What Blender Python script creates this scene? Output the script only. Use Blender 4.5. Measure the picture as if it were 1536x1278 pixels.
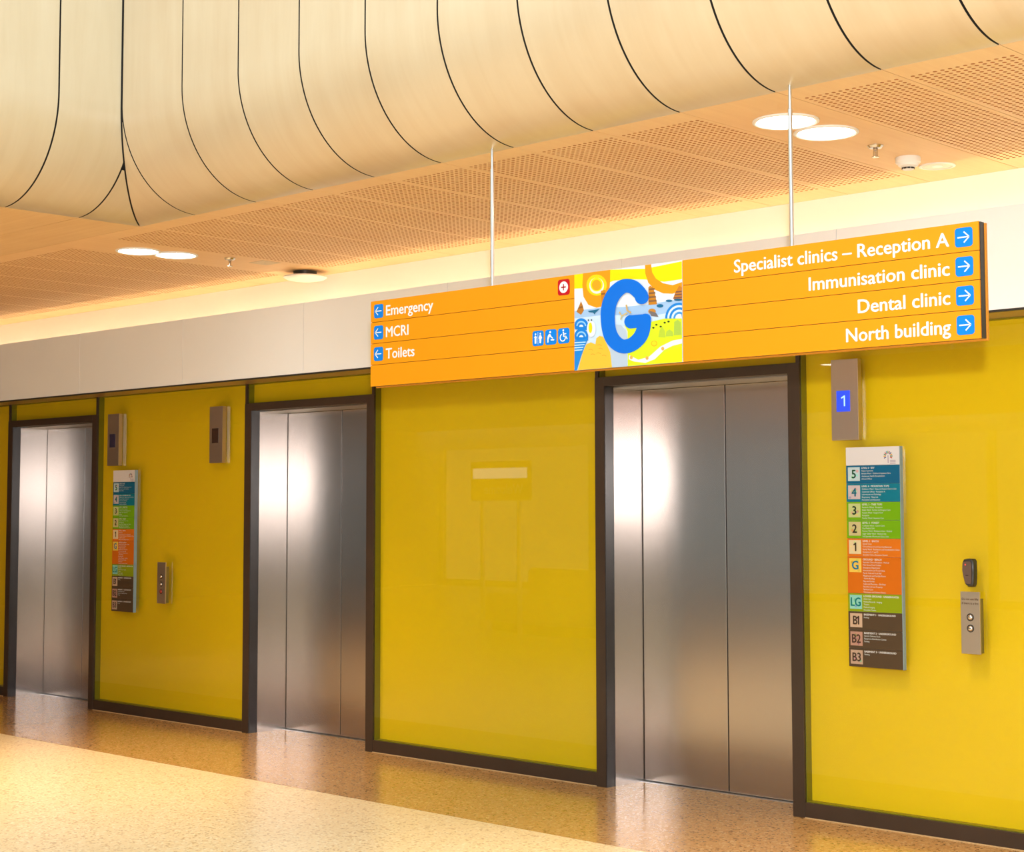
import bpy, bmesh, math, random
from mathutils import Vector, Matrix
random.seed(7)
PI = math.pi
scene = bpy.context.scene
COL = scene.collection
for o in list(bpy.data.objects):
    bpy.data.objects.remove(o)

# ------------------------------------------------------------------ camera
F_PX, YAW, PITCH, ROLL = 2474.13, 0.765056, 0.0704183, -0.00165125
fw = Vector((-math.sin(YAW)*math.cos(PITCH), math.cos(YAW)*math.cos(PITCH), math.sin(PITCH)))
rt = Vector((math.cos(YAW), math.sin(YAW), 0.0))
up = rt.cross(fw)
rt2 = rt*math.cos(ROLL) + up*math.sin(ROLL)
up2 = -rt*math.sin(ROLL) + up*math.cos(ROLL)
cam = bpy.data.cameras.new('camera')
cam_o = bpy.data.objects.new('camera', cam)
COL.objects.link(cam_o)
M = Matrix((rt2, up2, -fw)).transposed().to_4x4()
M.translation = Vector((0, -6.8614, 1.5))
cam_o.matrix_world = M
cam.sensor_fit = 'HORIZONTAL'
cam.sensor_width = 36.0
cam.lens = F_PX*36.0/1536.0
cam.shift_y = (589.2-639.0)/1536.0
cam.clip_start = 0.05
scene.camera = cam_o

# ------------------------------------------------------------------ light and exposure
scene.view_settings.view_transform = 'Standard'
scene.view_settings.look = 'None'
scene.view_settings.gamma = 1.0
scene.view_settings.use_curve_mapping = False
scene.view_settings.exposure = 0.34

world = bpy.data.worlds.new('overcast_sky')
scene.world = world
world.use_nodes = True
bg = world.node_tree.nodes['Background']
bg.inputs[0].default_value = (0.76, 0.93, 1.0, 1)
bg.inputs[1].default_value = 2.8

FLASH_W = 760.0
DOWN_E = 22.0
SPOT_W = 210.0
COVE_E = 19.0
WARM = (1.0, 0.74, 0.44)

fl = bpy.data.lights.new('camera_flash', 'SPOT')      # the photographer's flash, just above the lens
fl.energy = FLASH_W
fl.color = (1.0, 0.98, 0.97)
fl.shadow_soft_size = 0.05
fl.spot_size = math.radians(100)
fl.spot_blend = 0.5
fl_o = bpy.data.objects.new('camera_flash', fl)
COL.objects.link(fl_o)
fl_o.location = (0.05, -6.86, 1.86)
fl_o.rotation_euler = (-fw).to_track_quat('Z', 'Y').to_euler()

# ------------------------------------------------------------------ materials
def new_mat(name):
    m = bpy.data.materials.new(name); m.use_nodes = True
    return m, m.node_tree.nodes, m.node_tree.links, m.node_tree.nodes['Principled BSDF']

def srgb(r, g, b):
    f = lambda c: (c/255/12.92) if c/255 <= 0.04045 else ((c/255+0.055)/1.055)**2.4
    return (f(r), f(g), f(b), 1)

def ramp(N, stops):
    r = N.new('ShaderNodeValToRGB')
    while len(r.color_ramp.elements) < len(stops): r.color_ramp.elements.new(0.5)
    for e, (p, c) in zip(r.color_ramp.elements, stops):
        e.position = p; e.color = c
    return r

def plain(name, col, rough=0.5, metal=0.0, coat=0.0, var=0.04, scale=6.0, spec=0.5):
    m, N, L, P = new_mat(name)
    P.inputs['Roughness'].default_value = rough
    P.inputs['Metallic'].default_value = metal
    P.inputs['Coat Weight'].default_value = coat
    P.inputs['Coat Roughness'].default_value = 0.05
    P.inputs['Specular IOR Level'].default_value = spec
    tc = N.new('ShaderNodeTexCoord'); n = N.new('ShaderNodeTexNoise')
    n.inputs['Scale'].default_value = scale; n.inputs['Detail'].default_value = 3
    L.new(tc.outputs['Object'], n.inputs['Vector'])
    a = tuple(max(0, c*(1-var)) for c in col[:3])+(1,); b = tuple(min(1, c*(1+var)) for c in col[:3])+(1,)
    r = ramp(N, [(0.3, a), (0.7, b)])
    L.new(n.outputs['Fac'], r.inputs['Fac']); L.new(r.outputs['Color'], P.inputs['Base Color'])
    return m

def emit(name, col, e):
    m, N, L, P = new_mat(name)
    P.inputs['Base Color'].default_value = (0.02, 0.02, 0.02, 1)
    P.inputs['Emission Color'].default_value = tuple(col[:3])+(1,)
    P.inputs['Emission Strength'].default_value = e
    return m

def wood(name, c1, c2, rough, axis, coat=0.0, fine=34):
    """veneer with the grain running along the given axis"""
    m, N, L, P = new_mat(name)
    P.inputs['Roughness'].default_value = rough
    P.inputs['Coat Weight'].default_value = coat
    P.inputs['Coat Roughness'].default_value = 0.3
    g = N.new('ShaderNodeNewGeometry'); mp = N.new('ShaderNodeMapping'); oi = N.new('ShaderNodeObjectInfo')
    sc = [fine, fine, fine]
    for a in axis: sc['xyz'.index(a)] = 1.3
    mp.inputs['Scale'].default_value = sc
    ad = N.new('ShaderNodeVectorMath'); ad.operation = 'ADD'
    cb = N.new('ShaderNodeCombineXYZ')
    ml = N.new('ShaderNodeMath'); ml.operation = 'MULTIPLY'; ml.inputs[1].default_value = 40
    L.new(oi.outputs['Random'], ml.inputs[0]); L.new(ml.outputs[0], cb.inputs[0]); L.new(ml.outputs[0], cb.inputs[1])
    L.new(g.outputs['Position'], mp.inputs['Vector']); L.new(mp.outputs[0], ad.inputs[0]); L.new(cb.outputs[0], ad.inputs[1])
    n = N.new('ShaderNodeTexNoise'); n.inputs['Scale'].default_value = 1.0; n.inputs['Detail'].default_value = 6
    n.inputs['Roughness'].default_value = 0.6; n.inputs['Distortion'].default_value = 0.4
    L.new(ad.outputs[0], n.inputs['Vector'])
    n2 = N.new('ShaderNodeTexNoise'); n2.inputs['Scale'].default_value = 2.2; n2.inputs['Detail'].default_value = 3
    L.new(g.outputs['Position'], n2.inputs['Vector'])
    r = ramp(N, [(0.3, c1), (0.7, c2)])
    mx = N.new('ShaderNodeMix'); mx.data_type = 'FLOAT'; mx.inputs[0].default_value = 0.45
    L.new(n.outputs['Fac'], mx.inputs[2]); L.new(n2.outputs['Fac'], mx.inputs[3])
    L.new(mx.outputs[0], r.inputs['Fac'])
    L.new(r.outputs['Color'], P.inputs['Base Color'])
    bp = N.new('ShaderNodeBump'); bp.inputs['Strength'].default_value = 0.05; bp.inputs['Distance'].default_value = 0.002
    L.new(n.outputs['Fac'], bp.inputs['Height']); L.new(bp.outputs[0], P.inputs['Normal'])
    return m

def steel(name, col, rough, streak=(160, 160, 2), aniso=0.0):
    m, N, L, P = new_mat(name)
    P.inputs['Metallic'].default_value = 1.0
    g = N.new('ShaderNodeNewGeometry'); mp = N.new('ShaderNodeMapping'); mp.inputs['Scale'].default_value = streak
    n = N.new('ShaderNodeTexNoise'); n.inputs['Scale'].default_value = 1; n.inputs['Detail'].default_value = 5
    L.new(g.outputs['Position'], mp.inputs['Vector']); L.new(mp.outputs[0], n.inputs['Vector'])
    r = ramp(N, [(0.3, tuple(c*0.985 for c in col[:3])+(1,)), (0.7, tuple(min(1, c*1.01) for c in col[:3])+(1,))])
    L.new(n.outputs['Fac'], r.inputs['Fac']); L.new(r.outputs['Color'], P.inputs['Base Color'])
    if aniso:
        gn = N.new('ShaderNodeNewGeometry'); cp = N.new('ShaderNodeVectorMath'); cp.operation = 'CROSS_PRODUCT'; cp.inputs[1].default_value = (0, 0, 1)
        L.new(gn.outputs['True Normal'], cp.inputs[0]); L.new(cp.outputs[0], P.inputs['Tangent'])
        P.inputs['Anisotropic'].default_value = aniso
    mr = N.new('ShaderNodeMapRange'); mr.inputs[3].default_value = rough*0.95; mr.inputs[4].default_value = rough*1.05
    L.new(n.outputs['Fac'], mr.inputs[0]); L.new(mr.outputs[0], P.inputs['Roughness'])
    return m

def terrazzo(name, base, dark, pale, rough):
    m, N, L, P = new_mat(name)
    P.inputs['Roughness'].default_value = rough
    g = N.new('ShaderNodeNewGeometry')
    v = N.new('ShaderNodeTexVoronoi'); v.inputs['Scale'].default_value = 95
    v2 = N.new('ShaderNodeTexVoronoi'); v2.inputs['Scale'].default_value = 120
    n = N.new('ShaderNodeTexNoise'); n.inputs['Scale'].default_value = 0.9; n.inputs['Detail'].default_value = 4
    for t in (v, v2, n): L.new(g.outputs['Position'], t.inputs['Vector'])
    # one chip colour per cell: most cells keep the matrix colour
    s = N.new('ShaderNodeSeparateColor'); L.new(v.outputs['Color'], s.inputs[0])
    r = ramp(N, [(0.0, dark), (0.10, dark), (0.14, base), (0.84, base), (0.9, pale)]); r.color_ramp.interpolation = 'LINEAR'
    L.new(s.outputs[0], r.inputs['Fac'])
    s2 = N.new('ShaderNodeSeparateColor'); L.new(v2.outputs['Color'], s2.inputs[0])
    r2 = ramp(N, [(0.0, (0.86, 0.82, 0.74, 1)), (0.12, (1, 1, 1, 1))]); L.new(s2.outputs[1], r2.inputs['Fac'])
    r3 = ramp(N, [(0.3, (0.93, 0.93, 0.93, 1)), (0.7, (1, 1, 1, 1))]); L.new(n.outputs['Fac'], r3.inputs['Fac'])
    m1 = N.new('ShaderNodeMix'); m1.data_type = 'RGBA'; m1.blend_type = 'MULTIPLY'; m1.inputs[0].default_value = 1
    m2 = N.new('ShaderNodeMix'); m2.data_type = 'RGBA'; m2.blend_type = 'MULTIPLY'; m2.inputs[0].default_value = 1
    L.new(r.outputs[0], m1.inputs[6]); L.new(r2.outputs[0], m1.inputs[7])
    L.new(m1.outputs[2], m2.inputs[6]); L.new(r3.outputs[0], m2.inputs[7])
    L.new(m2.outputs[2], P.inputs['Base Color'])
    return m

def clear_glass(name):
    m, N, L, P = new_mat(name)
    N.remove(P)
    out = N['Material Output']
    t = N.new('ShaderNodeBsdfTransparent'); t.inputs[0].default_value = (0.96, 0.985, 0.95, 1)
    gl = N.new('ShaderNodeBsdfGlossy'); gl.inputs['Roughness'].default_value = 0.012
    fr = N.new('ShaderNodeFresnel'); fr.inputs[0].default_value = 1.5
    mx = N.new('ShaderNodeMixShader')
    ge = N.new('ShaderNodeNewGeometry'); iv = N.new('ShaderNodeMath'); iv.operation = 'SUBTRACT'; iv.inputs[0].default_value = 1.0
    ml = N.new('ShaderNodeMath'); ml.operation = 'MULTIPLY'
    L.new(ge.outputs['Backfacing'], iv.inputs[1]); L.new(fr.outputs[0], ml.inputs[0]); L.new(iv.outputs[0], ml.inputs[1])
    L.new(ml.outputs[0], mx.inputs[0]); L.new(t.outputs[0], mx.inputs[1]); L.new(gl.outputs[0], mx.inputs[2])
    L.new(mx.outputs[0], out.inputs[0])
    return m

MAT = {}
MAT['yellow'] = plain('yellow_back_paint', (0.75, 0.485, 0.002, 1), rough=0.6, var=0.02, scale=1.2, spec=0.2)
MAT['olive'] = plain('olive_mirrored_return', srgb(120, 112, 10), rough=0.4)  # dark returns behind the pane, coloured olive for the yellow they mirror
MAT['glass'] = clear_glass('clear_glass')
MAT['bronze'] = plain('dark_bronze_frame', srgb(58, 44, 34), rough=0.38, var=0.1)
MAT['bronze_return'] = plain('dark_bronze_return', srgb(46, 44, 46), rough=0.22, var=0.05)
MAT['steel'] = steel('brushed_stainless', (0.55, 0.50, 0.47, 1), 0.26, aniso=0.88)
MAT['steel_small'] = steel('brushed_plate_steel', (0.58, 0.50, 0.44, 1), 0.36, (160, 2, 2))
MAT['steel_plain'] = steel('satin_stainless', (0.66, 0.64, 0.62, 1), 0.3)
MAT['chrome'] = plain('polished_chrome', (0.6, 0.58, 0.56, 1), rough=0.12, metal=1)
MAT['alu'] = plain('satin_aluminium', (0.78, 0.8, 0.83, 1), rough=0.28, metal=1)
MAT['dark'] = plain('dark_void', (0.02, 0.016, 0.013, 1), rough=0.8)
MAT['brown_void'] = plain('brown_acoustic_felt', srgb(64, 36, 18), rough=0.9)
MAT['hole_wall'] = plain('shaded_panel_core', srgb(176, 108, 58), rough=0.9)  # core brown, with the shade inside the holes put into the colour
MAT['white'] = plain('white_wall_paint', (0.86, 0.84, 0.82, 1), rough=0.6, var=0.01, scale=2)
MAT['fascia'] = plain('white_laminate', (0.84, 0.90, 0.98, 1), rough=0.42, var=0.01, scale=2)
MAT['soffit'] = plain('brown_soffit_metal', srgb(150, 118, 86), rough=0.3, var=0.06)
MAT['wood_v'] = wood('maple_veneer_curved', srgb(198, 172, 138), srgb(210, 190, 160), 0.3, 'yz', coat=0.8, fine=14)
MAT['wood_vl'] = wood('maple_veneer_left', srgb(190, 170, 138), srgb(202, 186, 158), 0.3, 'xz', coat=0.8, fine=14)
MAT['wood_y'] = wood('maple_veneer_ceiling', srgb(228, 186, 136), srgb(238, 202, 154), 0.5, 'y')
MAT['wood_x'] = wood('maple_veneer_soffit', srgb(216, 176, 124), srgb(230, 196, 148), 0.5, 'x')
MAT['terrazzo'] = terrazzo('cream_terrazzo', srgb(238, 212, 168), srgb(204, 168, 118), srgb(244, 228, 194), 0.3)
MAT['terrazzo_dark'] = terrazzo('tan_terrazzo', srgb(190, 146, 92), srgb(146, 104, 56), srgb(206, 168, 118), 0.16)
MAT['lamp'] = emit('lamp_diffuser', (1.0, 0.9, 0.74), DOWN_E)
MAT['led'] = emit('led_strip', (1.0, 0.74, 0.42), COVE_E)
MAT['plastic'] = plain('white_plastic', (0.82, 0.81, 0.8, 1), rough=0.4, var=0.01)
MAT['black'] = plain('black_plastic', (0.02, 0.02, 0.02, 1), rough=0.35)
MAT['grey_plastic'] = plain('charcoal_plastic', srgb(92, 74, 66), rough=0.3)
MAT['screen_blue'] = emit('blue_screen', srgb(0, 70, 255)[:3], 0.9)
MAT['screen_off'] = plain('dark_screen', srgb(62, 44, 36), rough=0.15)
MAT['screen_navy'] = plain('dim_blue_screen', srgb(54, 48, 74), rough=0.15)
MAT['screen_text'] = emit('screen_text', srgb(190, 240, 255)[:3], 1.0)
MAT['red_led'] = emit('red_light', (0.9, 0.05, 0.03), 1.0)
MAT['red'] = plain('red_button', srgb(150, 50, 30), rough=0.4)
FLAT = {}
def flat(r, g, b, rough=0.45):
    k = (r, g, b, rough)
    if k not in FLAT:
        FLAT[k] = plain('print_%d_%d_%d' % (r, g, b), tuple(c*0.74 for c in srgb(r, g, b)[:3])+(1,), rough=rough, var=0.0, spec=0.25)
    return FLAT[k]

# ------------------------------------------------------------------ mesh helpers
def link(name, me, mat, parent=None):
    o = bpy.data.objects.new(name, me)
    COL.objects.link(o)
    if mat is not None and len(me.materials) == 0: me.materials.append(mat)
    if parent is not None: o.parent = parent
    return o

def empty(name, loc=(0, 0, 0)):
    o = bpy.data.objects.new(name, None); COL.objects.link(o)
    o.location = loc; o.empty_display_size = 0.1
    return o

def tag(o, label=None, cat=None, group=None, kind=None):
    if label: o['label'] = label
    if cat: o['category'] = cat
    if group: o['group'] = group
    if kind: o['kind'] = kind
    return o

def bm_new(): return bmesh.new()

def add_box(bm, x0, x1, y0, y1, z0, z1, bev=0.0):
    r = bmesh.ops.create_cube(bm, size=1.0)
    bmesh.ops.scale(bm, vec=(x1-x0, y1-y0, z1-z0), verts=r['verts'])
    bmesh.ops.translate(bm, vec=((x0+x1)/2, (y0+y1)/2, (z0+z1)/2), verts=r['verts'])
    if bev > 0:
        ed = list({e for v in r['verts'] for e in v.link_edges})
        bmesh.ops.bevel(bm, geom=ed, offset=bev, segments=2, affect='EDGES', profile=0.6)

def fin(name, bm, mat, parent=None, smooth=False):
    bmesh.ops.recalc_face_normals(bm, faces=bm.faces)
    me = bpy.data.meshes.new(name); bm.to_mesh(me); bm.free()
    if smooth:
        for p in me.polygons: p.use_smooth = True
        try: me.set_sharp_from_angle(angle=math.radians(35))
        except Exception: pass
    return link(name, me, mat, parent)

def box(name, x0, x1, y0, y1, z0, z1, mat, parent=None, bev=0.0):
    bm = bm_new(); add_box(bm, x0, x1, y0, y1, z0, z1, bev)
    return fin(name, bm, mat, parent)

def lathe(name, prof, loc, mat, parent=None, axis='z', seg=40, caps=True):
    """prof: list of (r, h); revolved about the given axis through loc"""
    bm = bm_new(); rings = []
    for r, h in prof:
        ring = []
        for k in range(seg):
            a = 2*PI*k/seg; c, s = r*math.cos(a), r*math.sin(a)
            p = (c, s, h) if axis == 'z' else (c, -h, s)
            ring.append(bm.verts.new(p))
        rings.append(ring)
    for a, b in zip(rings, rings[1:]):
        for k in range(seg):
            bm.faces.new((a[k], a[(k+1) % seg], b[(k+1) % seg], b[k]))
    if caps:
        bm.faces.new(rings[0]); bm.faces.new(rings[-1])
    else:
        for k in range(seg):
            a, b = rings[-1], rings[0]; bm.faces.new((a[k], a[(k+1) % seg], b[(k+1) % seg], b[k]))
    bmesh.ops.remove_doubles(bm, verts=bm.verts, dist=1e-6)
    o = fin(name, bm, mat, parent, smooth=True)
    o.location = loc
    return o

def plate(name, pts, y, t, mat, parent):
    """flat outline in the x-z plane facing -y, thickness t behind it"""
    bm = bm_new()
    f = [bm.verts.new((x, y, z)) for x, z in pts]
    fc = bm.faces.new(f); bm.normal_update()
    r = bmesh.ops.extrude_face_region(bm, geom=[fc])
    bmesh.ops.translate(bm, vec=(0, t, 0), verts=[g for g in r['geom'] if isinstance(g, bmesh.types.BMVert)])
    bm.normal_update(); bmesh.ops.triangulate(bm, faces=[q for q in bm.faces if len(q.verts) > 4], quad_method='FIXED', ngon_method='EAR_CLIP')
    return fin(name, bm, mat, parent)

def rrect(x0, x1, z0, z1, r, n=5):
    pts = []
    for cx, cz, a0 in ((x1-r, z1-r, 0), (x0+r, z1-r, 90), (x0+r, z0+r, 180), (x1-r, z0+r, 270)):
        for k in range(n+1):
            a = math.radians(a0+90*k/n); pts.append((cx+r*math.cos(a), cz+r*math.sin(a)))
    return pts

def ell(cx, cz, rx, rz, n=24, a0=0, a1=360):
    return [(cx+rx*math.cos(math.radians(a0+(a1-a0)*k/n)), cz+rz*math.sin(math.radians(a0+(a1-a0)*k/n)))
            for k in range(n if a1-a0 == 360 else n+1)]

def stroke(pts, w):
    """outline of a stroked open path; w a number or a list"""
    ws = w if isinstance(w, (list, tuple)) else [w]*len(pts)
    L_, R_ = [], []
    for i, p in enumerate(pts):
        a = pts[max(0, i-1)]; b = pts[min(len(pts)-1, i+1)]
        dx, dz = b[0]-a[0], b[1]-a[1]; d = math.hypot(dx, dz) or 1
        nx, nz = -dz/d*ws[i], dx/d*ws[i]
        L_.append((p[0]+nx, p[1]+nz)); R_.append((p[0]-nx, p[1]-nz))
    return L_+R_[::-1]

TXT = []
def text_mesh(s, bold=0.0):
    cu = bpy.data.curves.new('t', 'FONT'); cu.body = s; cu.size = 1.0
    cu.resolution_u = 3
    o = bpy.data.objects.new('t', cu); COL.objects.link(o)
    dg = bpy.context.evaluated_depsgraph_get(); dg.update()
    me = bpy.data.meshes.new_from_object(o.evaluated_get(dg))
    bpy.data.objects.remove(o); bpy.data.curves.remove(cu)
    if bold > 0 and me.polygons:                          # heavier weight: the glyph struck a few times, slightly shifted
        V = [tuple(v.co) for v in me.vertices]; F = [tuple(p.vertices) for p in me.polygons]
        V2, F2 = [], []
        for dz, (dx, dy) in enumerate(((-bold, 0), (bold, 0), (0, -bold*0.6), (0, bold*0.6))):
            n = len(V2); V2 += [(x+dx, y+dy, 0.00012*dz) for x, y, z in V]; F2 += [tuple(i+n for i in f) for f in F]
        me2 = bpy.data.meshes.new('t'); me2.from_pydata(V2, [], F2); bpy.data.meshes.remove(me); me = me2
    return me

def text(name, s, x, z, cap, y, mat, parent, bold=0.020, align='L', width=None, xs=1.0, label=None):
    """flat lettering in the x-z plane facing -y; x,z the baseline start (or end / middle), cap the capital height"""
    me = text_mesh(s.replace('1', 'I') if (s in ('1', 'B1')) else s, bold)
    if s in ('1', 'B1'):
        b_ = bmesh.new(); b_.from_mesh(me); xr = max(v.co.x for v in me.vertices); w_ = 0.11 if bold > 0.015 else 0.07
        q = [(xr-0.01, 0.70), (xr-0.01-w_*0.6, 0.70), (xr-0.30, 0.56), (xr-0.26, 0.56-w_*0.9), (xr-0.01, 0.70-w_*1.25)]
        b_.faces.new([b_.verts.new((x_, z_, 0.0006)) for x_, z_ in q]); b_.to_mesh(me); b_.free()
    if not me.vertices: return None
    k = cap/0.70
    x0 = min(v.co.x for v in me.vertices); x1 = max(v.co.x for v in me.vertices)
    kx = (width/(x1-x0)) if width else k*xs
    off = {'L': x - x0*kx, 'R': x - x1*kx, 'C': x - (x0+x1)/2*kx}[align]
    for v in me.vertices:
        v.co = (v.co.x*kx+off, y-v.co.z, v.co.y*k+z)
    me.materials.clear()
    o = link(name, me, mat, parent)
    if label: o['label'] = label
    return o

# ------------------------------------------------------------------ layout numbers (metres, lift wall front plane y = 0)
ZC = 3.024            # flat ceiling
Y1 = -1.89            # where the flat ceiling starts to curve up
RY, RZ = 0.45, 0.50
XM = -7.553           # corner of the ceiling
RX = 0.503
LIFTS = [(-12.22, -11.03), (-9.05, -7.856), (-5.885, -4.682)]    # clear openings
LIFT_TOP = 2.172
REC = 0.31            # how far the lift doors sit back
STILE = 0.068
FAS_Y, FAS_B, FAS_T = -0.25, 2.357, 2.814

# ------------------------------------------------------------------ floor
floor = empty('floor'); tag(floor, 'polished cream terrazzo lobby floor with a darker tan band along the lift wall', 'floor', kind='structure')
def slab(name, x0, x1, y0, y1, mat):
    return box(name, x0, x1, y0, y1, -0.05, 0.0, mat, floor)
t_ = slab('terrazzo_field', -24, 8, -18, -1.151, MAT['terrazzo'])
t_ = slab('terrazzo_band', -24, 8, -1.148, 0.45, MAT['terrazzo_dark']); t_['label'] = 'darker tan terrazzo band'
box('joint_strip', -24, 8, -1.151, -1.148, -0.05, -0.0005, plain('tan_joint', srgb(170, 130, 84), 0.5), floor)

# ------------------------------------------------------------------ the lift wall
wall = empty('wall_back'); tag(wall, 'lift lobby wall of back-painted yellow glass panels under a white fascia', 'wall', kind='structure')
PANELS = [(-14.1, LIFTS[0][0]-STILE), (LIFTS[0][1]+STILE, LIFTS[1][0]-STILE), (LIFTS[1][1]+STILE, LIFTS[2][0]-STILE), (LIFTS[2][1]+STILE, -2.30), (-2.22, 0.0)]
BASE = 0.075
def glazed(x0, x1, z0, z1, d=0.055):
    """yellow backing sheet set back behind a clear pane, with the olive edges between the two"""
    box('yellow_panel', x0, x1, d, d+0.01, z0, z1, MAT['yellow'], wall)
    bm = bm_new(); e = 0.004
    add_box(bm, x0, x0+e, 0.012, d, z0, z1); add_box(bm, x1-e, x1, 0.012, d, z0, z1)
    add_box(bm, x0+e, x1-e, 0.012, d, z0, z0+e); add_box(bm, x0+e, x1-e, 0.012, d, z1-e, z1)
    fin('panel_edge', bm, MAT['olive'], wall)
    box('glass_pane', x0+0.001, x1-0.001, 0.004, 0.010, z0+0.001, z1-0.001, MAT['glass'], wall)
for x0, x1 in PANELS:
    glazed(x0, x1, BASE, FAS_B)
    box('panel_frame', x0-0.0, x1+0.0, -0.002, 0.09, 0.004, BASE, MAT['bronze'], wall, bev=0.002)
    box('sealant_bead', x0, x1, -0.006, 0.0, 0.0, 0.004, flat(214, 180, 130), wall)
for i, (x0, x1) in enumerate(LIFTS):
    glazed(x0-STILE+0.024, x1+STILE-0.024, 2.222, FAS_B)          # transom above the lift
    for xa in (x0-STILE, x1+STILE-0.022):
        box('transom_mullion', xa, xa+0.022, 0.0, 0.09, 2.222, FAS_B, MAT['bronze'], wall)
box('panel_frame', -2.30, -2.22, 0.0, 0.09, 0.0, FAS_B, MAT['bronze'], wall)
# solid wall behind: between the lift pockets
core = bm_new()
xs = [-24] + [v for l in LIFTS for v in (l[0]-0.09, l[1]+0.09)] + [8]
for a, b in zip(xs[0::2], xs[1::2]): add_box(core, a, b, 0.09, 0.6, 0, FAS_B)
for l in LIFTS: add_box(core, l[0]-0.09, l[1]+0.09, 0.40, 0.6, 0, FAS_B)
for l in LIFTS: add_box(core, l[0]-0.09, l[1]+0.09, 0.09, 0.40, 2.24, FAS_B)
fin('masonry_core', core, MAT['dark'], wall)
box('cove_wall', -24, 8, 0.0, 0.6, FAS_B+0.012, 3.2, MAT['white'], wall)
# fascia: white boards 1.32 m long, open on top for the cove light
xe = -10.822
seams = [-24] + [xe + 1.3185*k for k in range(-5, 12)]
for a, b in zip(seams, seams[1:]):
    box('fascia_panel', a+0.0015, b-0.0015, FAS_Y, FAS_Y+0.018, FAS_B+0.006, FAS_T, MAT['fascia'], wall, bev=0.001)
box('fascia_backing', -24, 8, FAS_Y+0.018, FAS_Y+0.026, FAS_B+0.012, FAS_T-0.01, MAT['white'], wall)
box('fascia_lip', -24, 8, FAS_Y-0.001, FAS_Y+0.018, FAS_B-0.004, FAS_B+0.006, MAT['black'], wall)
box('fascia_soffit', -24, 8, FAS_Y+0.018, 0.03, FAS_B, FAS_B+0.012, MAT['soffit'], wall)
box('wall_end_panel', -24, -14.12, 0.0, 0.09, 0, FAS_B, MAT['white'], wall)
box('wall_end_panel', 0.02, 8, 0.0, 0.09, 0, FAS_B, MAT['white'], wall)

cove = empty('cove_light', (0, -0.12, 2.62))
tag(cove, 'long warm cove light hidden behind the top of the white fascia', 'light')
cv = box('led_strip', -23.5, 7.5, -0.012, 0.012, 0.0, 0.008, MAT['led'], cove)
cv = box('light_channel', -23.5, 7.5, -0.02, 0.02, -0.01, 0.0, MAT['alu'], cove)

# ------------------------------------------------------------------ lifts
LIFT_LABELS = ['far left lift doors, brushed steel in a dark frame', 'middle lift doors, brushed steel, left of the widest yellow panel', 'nearest lift doors, brushed steel, under the hanging orange sign']
for i, (x0, x1) in enumerate(LIFTS):
    d = empty('door_%d' % (i+1), ((x0+x1)/2, 0, 0))
    tag(d, LIFT_LABELS[i], 'lift door', kind='structure')
    cx = (x0+x1)/2
    def lb(name, a, b, y0, y1, z0, z1, mat, bev=0.0):
        return box(name, a-cx, b-cx, y0, y1, z0, z1, mat, d, bev)
    # dark frame with its polished return
    for sx, s in ((x0, -1), (x1, 1)):
        a, b = (sx-STILE, sx) if s < 0 else (sx, sx+STILE)
        lb('frame_stile', a, b, -0.004, 0.09, 0.0, 2.222, MAT['bronze'], 0.002)
        a, b = (sx-0.001, sx+0.003) if s < 0 else (sx-0.003, sx+0.001)
        lb('frame_return', a, b, 0.0, 0.066, 0.0, LIFT_TOP, MAT['bronze_return'])
        a, b = (sx-0.004, sx+0.008) if s < 0 else (sx-0.008, sx+0.004)
        lb('door_jamb', a, b, 0.067, REC+0.004, 0.0, LIFT_TOP, MAT['steel'])
    lb('frame_header', x0, x1, -0.004, 0.09, LIFT_TOP, 2.222, MAT['bronze'], 0.002)
    lb('header_soffit', x0+0.008, x1-0.008, 0.067, REC+0.004, LIFT_TOP-0.006, LIFT_TOP-0.0005, MAT['steel_plain'])
    lb('door_sill', x0+0.008, x1-0.008, REC-0.03, REC+0.03, 0.0, 0.003, MAT['alu'])
    mid = x0+0.008+0.577
    lb('door_leaf', x0+0.012, mid-0.003, REC, REC+0.03, 0.006, LIFT_TOP-0.008, MAT['steel'], 0.003)
    lb('door_leaf', mid+0.003, x1-0.012, REC, REC+0.03, 0.006, LIFT_TOP-0.008, MAT['steel'], 0.003)
    lb('door_backing', x0, x1, REC+0.035, REC+0.05, 0.0, LIFT_TOP, MAT['dark'])

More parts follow.
